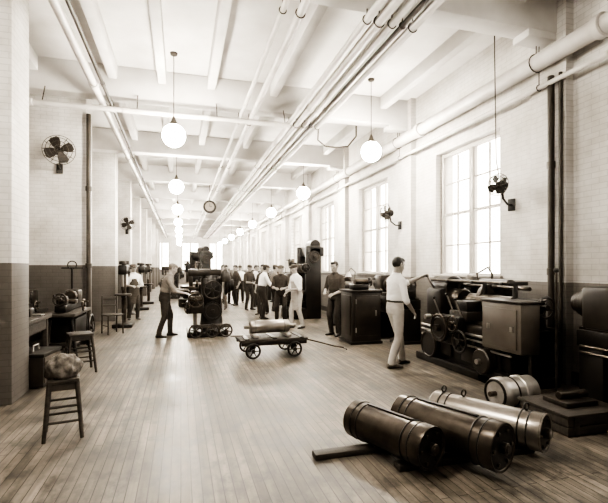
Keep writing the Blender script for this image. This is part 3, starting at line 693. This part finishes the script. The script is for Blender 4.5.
def person(loc, face, mats, lean=5, hipx=0.0, hipz=0.92, footR=(0,-0.12), footL=(0.05,0.12), handR=(0.3,-0.12,1.05), handL=(0.3,0.12,1.05),
           cap=False, apron=None, head_yaw=0, head_pitch=10, scale=1.0, vox=0.0095, girth=1.0, curl=28):
    B = Body()
    S = Vector((0,1,0))
    def spine(h):
        n = 12; p = Vector((hipx,0,hipz))
        if h < 0:
            L = rad(lean*0.2); return p+Vector((math.sin(L),0,math.cos(L)))*h, Vector((math.sin(L),0,math.cos(L))), Vector((math.cos(L),0,-math.sin(L)))
        st = h/n
        for i in range(n):
            L = rad(lean*(0.25+1.1*min(1,((i+0.5)*st)/0.45)))
            p = p + Vector((math.sin(L),0,math.cos(L)))*st
        L = rad(lean*(0.25+1.1*min(1,h/0.45)))
        return p, Vector((math.sin(L),0,math.cos(L))), Vector((math.cos(L),0,-math.sin(L)))
    def ring(h,w,d,off=0,n=24):
        p,U,Fv = spine(h); w*=girth; d*=girth
        return [p+Fv*off+S*w*math.copysign(abs(math.cos(a))**0.85,math.cos(a))+Fv*d*math.copysign(abs(math.sin(a))**0.9,math.sin(a)) for a in [2*math.pi*j/n for j in range(n)]]
    B.loft([ring(-0.13,0.10,0.08),ring(-0.08,0.155,0.115),ring(0.0,0.17,0.12),ring(0.07,0.16,0.112),ring(0.105,0.155,0.108)],'trouser')
    B.loft([ring(0.098,0.158,0.112),ring(0.125,0.158,0.112)],'belt')
    B.loft([ring(0.11,0.155,0.108),ring(0.15,0.165,0.12,0.004),ring(0.22,0.162,0.116,0.004),ring(0.32,0.178,0.124,0.005),ring(0.40,0.192,0.118,0.0),ring(0.45,0.19,0.10,-0.005),ring(0.485,0.155,0.085,-0.008),ring(0.515,0.10,0.07,-0.01),ring(0.535,0.07,0.062,-0.008)],'shirt')
    p,U,Fv = spine(0.54)
    B.loft([[p+U*z+(S*math.cos(2*math.pi*j/20)+Fv*math.sin(2*math.pi*j/20))*r+Fv*(-0.004) for j in range(20)] for z,r in ((-0.03,0.078),(0.0,0.073),(0.014,0.064))],'shirt')
    yw=rad(head_yaw); pt=rad(head_pitch)
    neck0=p-U*0.04; hc=p+U*0.045+Vector((0.025,0,0.098))
    f0=Vector((math.cos(yw),math.sin(yw),0)); s0=Vector((-math.sin(yw),math.cos(yw),0))
    HF=(f0*math.cos(pt)-Vector((0,0,1))*math.sin(pt)); HU=(f0*math.sin(pt)+Vector((0,0,1))*math.cos(pt)); HS=s0
    B.cap(neck0, hc-HU*0.05-HF*0.015, 0.062, 0.056, 'skin')
    def hr(z,w,d,off,n=22):
        return [hc+HU*z+HF*off+HS*w*math.cos(2*math.pi*j/n)+HF*d*math.sin(2*math.pi*j/n) for j in range(n)]
    B.loft([hr(-0.118,0.02,0.018,0.062),hr(-0.108,0.037,0.035,0.05),hr(-0.085,0.055,0.06,0.028),hr(-0.05,0.066,0.083,0.008),hr(-0.015,0.072,0.093,0.001),hr(0.02,0.075,0.096,-0.003),hr(0.055,0.075,0.096,-0.008),hr(0.085,0.066,0.085,-0.01),hr(0.108,0.045,0.06,-0.012),hr(0.12,0.02,0.03,-0.012)],'skin')
    B.cap(hc+HF*0.092+HU*0.012, hc+HF*0.113-HU*0.034, 0.010, 0.014, 'skin', 10)
    for s in (-1,1):
        B.cap(hc+HS*s*0.076-HF*0.012+HU*0.018, hc+HS*s*0.074-HF*0.006-HU*0.022, 0.016,0.012,'skin',10)
        B.cap(hc+HS*s*0.018+HF*0.088+HU*0.024, hc+HS*s*0.05+HF*0.073+HU*0.024, 0.012,0.010,'skin',8)
        B.cap(hc+HS*s*0.052+HF*0.05-HU*0.02, hc+HS*s*0.03+HF*0.07-HU*0.03, 0.020,0.016,'skin',8)
    B.cap(hc+HS*0.02+HF*0.088-HU*0.066, hc-HS*0.02+HF*0.088-HU*0.066, 0.011,0.011,'skin',8)
    B.cap(hc+HF*0.075-HU*0.1, hc+HF*0.073-HU*0.098, 0.02,0.02,'skin',10)
    if cap:
        B.ell(hc+HU*0.065-HF*0.012,(HF,HS,HU),(0.112,0.097,0.062),'cap')
        B.ell(hc+HU*0.056+HF*0.09,(HF,HS,HU),(0.06,0.06,0.012),'cap')
        B.ell(hc+HU*0.01-HF*0.030,(HF,HS,HU),(0.082,0.080,0.085),'hair')
    else:
        B.ell(hc+HU*0.036-HF*0.026,(HF,HS,HU),(0.098,0.086,0.098),'hair')
        B.ell(hc+HU*0.086+HF*0.025,(HF,HS,HU),(0.070,0.068,0.042),'hair')
    for s, hand in ((-1,handR),(1,handL)):
        sp,sU,sF = spine(0.422)
        sh = sp + S*s*0.180*girth + sF*(-0.005)
        tr,_,_ = spine(0.49)
        B.cap(tr+S*s*0.06, sh+sU*0.012, 0.05, 0.052, 'shirt')
        H = Vector(hand)
        el, wr = ik(sh, H, 0.29, 0.255, Vector((-0.5, s*0.55, -0.7)))
        B.cap(sh, el, 0.059, 0.048, 'shirt')
        fs = el.lerp(wr,0.12); B.cap(sh.lerp(el,0.6), fs, 0.053, 0.050,'shirt'); B.cap(el, wr, 0.044, 0.028,'skin')
        h = (wr-el).normalized()
        nrm = Vector((0.1,-s*0.55,-0.8))
        if h.z < -0.75: nrm = Vector((0.15,-s,0))
        nrm = (nrm-h*nrm.dot(h)).normalized(); sd = nrm.cross(h).normalized()
        ts = sd if sd.dot(Vector((0.6,-s*0.6,0.5)))>0 else -sd
        B.cap(wr+h*0.012, wr+h*0.075, 0.030, 0.041, 'skin', 14, (nrm,0.45))
        for k,(o,ln) in enumerate(((0.031,0.068),(0.0105,0.078),(-0.0105,0.073),(-0.031,0.058))):
            q = wr+h*0.085+ts*o*1.08
            for sgi,(fr,an) in enumerate(((0.45,curl*0.6+4*k),(0.3,curl*1.5+5*k),(0.25,curl*2.3+6*k))):
                dd = h*math.cos(rad(an))+nrm*math.sin(rad(an))+ts*(o*0.8)
                q2 = q+dd.normalized()*ln*fr; B.cap(q,q2,0.0100-0.0006*sgi,0.0094-0.0006*sgi,'skin',8); q=q2
        q = wr+h*0.03+ts*0.028; q2=q+(h*0.6+ts*0.75+nrm*0.35).normalized()*0.042; B.cap(q,q2,0.014,0.012,'skin',8)
        q3=q2+(h*0.85+ts*0.2+nrm*0.5).normalized()*0.032; B.cap(q2,q3,0.0115,0.0095,'skin',8)
    for s, ft in ((-1,footR),(1,footL)):
        hp,_,_ = spine(-0.03); hp = hp + S*s*0.088*girth
        an = Vector((ft[0], ft[1], 0.095))
        kn, an = ik(hp, an, 0.41, 0.405, Vector((1, s*0.12, 0)))
        an.z = 0.095
        B.cap(hp, kn, 0.094*girth, 0.068, 'trouser', 18); B.cap(kn, Vector((an.x,an.y,0.13)), 0.067, 0.058, 'trouser', 18)
        B.loft([[Vector((an.x+0.060*math.cos(2*math.pi*j/18), an.y+0.057*math.sin(2*math.pi*j/18), z)) for j in range(18)] for z in (0.06,0.10,0.14)],'trouser')
        td = Vector((1, s*0.22, 0)).normalized(); sd = Vector((-td.y, td.x, 0)); g0 = Vector((an.x, an.y, 0))
        rr = []
        for x,w,hh in ((-0.085,0.02,0.04),(-0.075,0.034,0.075),(-0.03,0.04,0.09),(0.03,0.04,0.085),(0.08,0.046,0.062),(0.13,0.048,0.05),(0.165,0.038,0.04),(0.185,0.016,0.022)):
            rr.append([g0+td*x+sd*w*math.cos(2*math.pi*j/16)+Vector((0,0,max(0.002, hh*0.5+hh*0.52*math.sin(2*math.pi*j/16)))) for j in range(16)])
        B.loft(rr,'shoe')
        B.cap(an+Vector((0,0,0.05)), an-Vector((0,0,0.03)), 0.042,0.04,'shoe')
    if apron:
        def ar(h,w,off,th=0.014,n=16):
            p,U,Fv=spine(h); out=[]
            for j in range(n):
                a=2*math.pi*j/n; y=w*math.cos(a); x=off-0.9*y*y/ max(w,0.05)*0.35+th*math.sin(a)
                out.append(p+Fv*x+S*y)
            return out
        B.loft([ar(0.36,0.09,0.128),ar(0.25,0.12,0.13),ar(0.13,0.155,0.128),ar(0.0,0.17,0.135),ar(-0.2,0.18,0.135),ar(-0.42,0.185,0.14)],'apron')
    me = bpy.data.meshes.new('tmp'); me.from_pydata([tuple(v) for v in B.v],[],B.f); me.update()
    bm = bmesh.new(); bm.from_mesh(me); bmesh.ops.recalc_face_normals(bm, faces=bm.faces[:]); bm.to_mesh(me); bm.free()
    tmp = bpy.data.objects.new('tmp', me); COL.objects.link(tmp)
    r = tmp.modifiers.new('r','REMESH'); r.mode='VOXEL'; r.voxel_size=vox
    sm = tmp.modifiers.new('s','SMOOTH'); sm.factor=0.5; sm.iterations=3
    bpy.context.view_layer.update(); dg = bpy.context.evaluated_depsgraph_get()
    new = bpy.data.meshes.new_from_object(tmp.evaluated_get(dg)); new.name='machinist'
    bpy.data.objects.remove(tmp)
    bvh = BVHTree.FromPolygons([tuple(v) for v in B.v], B.f)
    order = ['skin','shirt','trouser','belt','shoe','hair','cap','apron']
    nV = len(new.vertices); vt = [None]*nV; idx=[]
    for poly in new.polygons:
        loc_,nr,fi,ds = bvh.find_nearest(poly.center)
        t = B.tag[fi]; idx.append(order.index(t))
        for vi in poly.vertices: vt[vi]=t
    co = [0.0]*(3*nV); new.vertices.foreach_get('co', co)
    no = [v.normal.copy() for v in new.vertices]
    off = Vector(loc)*3
    for i in range(nV):
        if vt[i] in ('shirt','trouser','apron'):
            x,y,z = co[3*i:3*i+3]
            n1 = noise.noise(Vector((x*6,y*6,z*5))+off)
            n2 = noise.noise(Vector((x*10+z*6,y*10,z*16+x*8))+off)
            k = n1*0.007 + (0.5-abs(n2))*0.007
            co[3*i]=x+no[i].x*k; co[3*i+1]=y+no[i].y*k; co[3*i+2]=z+no[i].z*k
    new.vertices.foreach_set('co', co); new.update()
    for t in order: new.materials.append(mats.get(t, {'skin':SKIN,'belt':SHOE,'shoe':SHOE,'hair':HAIR,'cap':CAPM,'apron':APRON}.get(t, SHIRTG)))
    new.polygons.foreach_set('material_index', idx)
    E = M('d')
    for s in (-1,1):
        ec = hc+HS*s*0.031+HF*0.0825+HU*0.002
        E.sph(ec,0.0100,EYEW,12); E.sph(ec+HF*0.0055,0.0064,EYED,10)
        E.tube([hc+HS*s*0.014+HF*0.099+HU*0.026, hc+HS*s*0.03+HF*0.096+HU*0.030, hc+HS*s*0.05+HF*0.083+HU*0.026],0.004,HAIR,6)
    E.tube([hc+HS*0.024+HF*0.09-HU*0.067, hc+HF*0.0995-HU*0.066, hc-HS*0.024+HF*0.09-HU*0.067],0.0048,LIP,6)
    bm = bmesh.new(); bm.from_mesh(new); base=len(new.materials)
    for m_ in E.mats: new.materials.append(m_)
    bv=[bm.verts.new(v) for v in E.v]
    for f,k in zip(E.f,E.mi):
        nf=bm.faces.new([bv[i] for i in f]); nf.material_index=base+k
    bmesh.ops.recalc_face_normals(bm, faces=bm.faces[:])
    for f in bm.faces: f.smooth=True
    zmin=min(v.co.z for v in bm.verts)
    for v in bm.verts: v.co.z -= zmin
    bm.to_mesh(new); bm.free()
    ob = bpy.data.objects.new('machinist', new); COL.objects.link(ob)
    ob.location = loc; ob.rotation_euler=(0,0,rad(face)); ob.scale=(scale,)*3
    return ob

W = dict(shirt=SHIRTW, trouser=TROUL, shoe=SHOEL); D = dict(shirt=SHIRTD, trouser=TROUD); G = dict(shirt=SHIRTG, trouser=TROUD); WD = dict(shirt=SHIRTW, trouser=TROUD)
person((3.36,6.33,0), 4, W, lean=4, footR=(-0.12,-0.1), footL=(0.2,0.12), handR=(0.2,-0.2,0.88), handL=(0.52,0.08,1.40), head_pitch=14, head_yaw=5, vox=0.0075, curl=30, scale=1.03)
person((-0.36,10.55,0), 0, dict(shirt=SHIRTG, trouser=TROUD, hair=HAIRG), lean=17, footR=(-0.12,-0.13), footL=(0.12,0.13), handR=(0.44,-0.2,1.02), handL=(0.44,0.14,1.08), head_pitch=24, girth=1.1, vox=0.0085)
person((3.55,9.65,0), 215, D, lean=3, handR=(0.26,-0.12,1.02), handL=(0.26,0.14,0.98), head_pitch=6, scale=1.02, vox=0.0085)
person((2.98,11.05,0), 200, dict(shirt=SHIRTW, trouser=TROUL, apron=APRON), lean=8, footR=(0.12,-0.1), footL=(-0.1,0.1), handR=(0.26,-0.15,0.95), handL=(0.3,0.12,1.05), cap=True, apron=True, scale=0.99, vox=0.0085)
person((2.78,12.1,0), 250, D, lean=6, cap=True, scale=0.98)
person((2.45,13.4,0), 10, WD, lean=14, handR=(0.42,-0.15,1.1), handL=(0.42,0.15,1.1), cap=True)
person((2.75,14.7,0), 230, D, lean=3, footR=(0.12,-0.1), footL=(-0.12,0.1), handR=(0.05,-0.28,0.85))
person((3.3,15.6,0), 10, G, lean=6, handR=(0.42,-0.15,1.1), cap=True)
person((2.5,16.4,0), 300, D, lean=4, cap=True)
person((2.95,17.6,0), 330, WD, lean=4)
person((2.3,18.6,0), 200, D, lean=2, handL=(0.05,0.28,0.85))
person((2.65,20.0,0), 260, WD, lean=2, cap=True)
person((1.6,17.0,0), 240, dict(shirt=SHIRTW, trouser=TROUM, apron=APRON), lean=4, apron=True)
person((1.95,19.4,0), 280, D, lean=4)
person((2.2,22.0,0), 200, G, lean=4)
person((-1.42,14.3,0), 290, dict(shirt=SHIRTW, trouser=TROUD, apron=APROND), lean=5, apron=True, cap=True)
person((-1.7,15.9,0), 20, D, lean=8)

# ------------------------------------------------------------ light, camera
w = bpy.data.worlds.new('World'); scene.world = w; w.use_nodes = True
bg = w.node_tree.nodes['Background']; bg.inputs['Color'].default_value = (1,0.93,0.81,1); bg.inputs['Strength'].default_value = 14.5
for i, c in enumerate(win_c):
    l = bpy.data.lights.new('window_portal','AREA'); l.shape='RECTANGLE'; l.size=WW; l.size_y=HEAD-SILL
    try: l.cycles.is_portal = True
    except Exception: pass
    o = bpy.data.objects.new('window_portal', l); COL.objects.link(o)
    o.location=(XR+0.4,c,(SILL+HEAD)/2); o.rotation_euler=(rad(90),0,rad(90))

cam = bpy.data.cameras.new('camera'); co = bpy.data.objects.new('camera', cam); COL.objects.link(co)
cam.sensor_width=36; cam.lens=36*430/608; cam.shift_y=16.5/608; cam.clip_end=200; cam.clip_start=0.05
co.location=(0,0,1.6); co.rotation_euler=(rad(90),0,rad(-16))
scene.camera = co
scene.view_settings.view_transform='AgX'
try: scene.view_settings.look='AgX - High Contrast'
except Exception: pass
scene.view_settings.exposure=-0.62
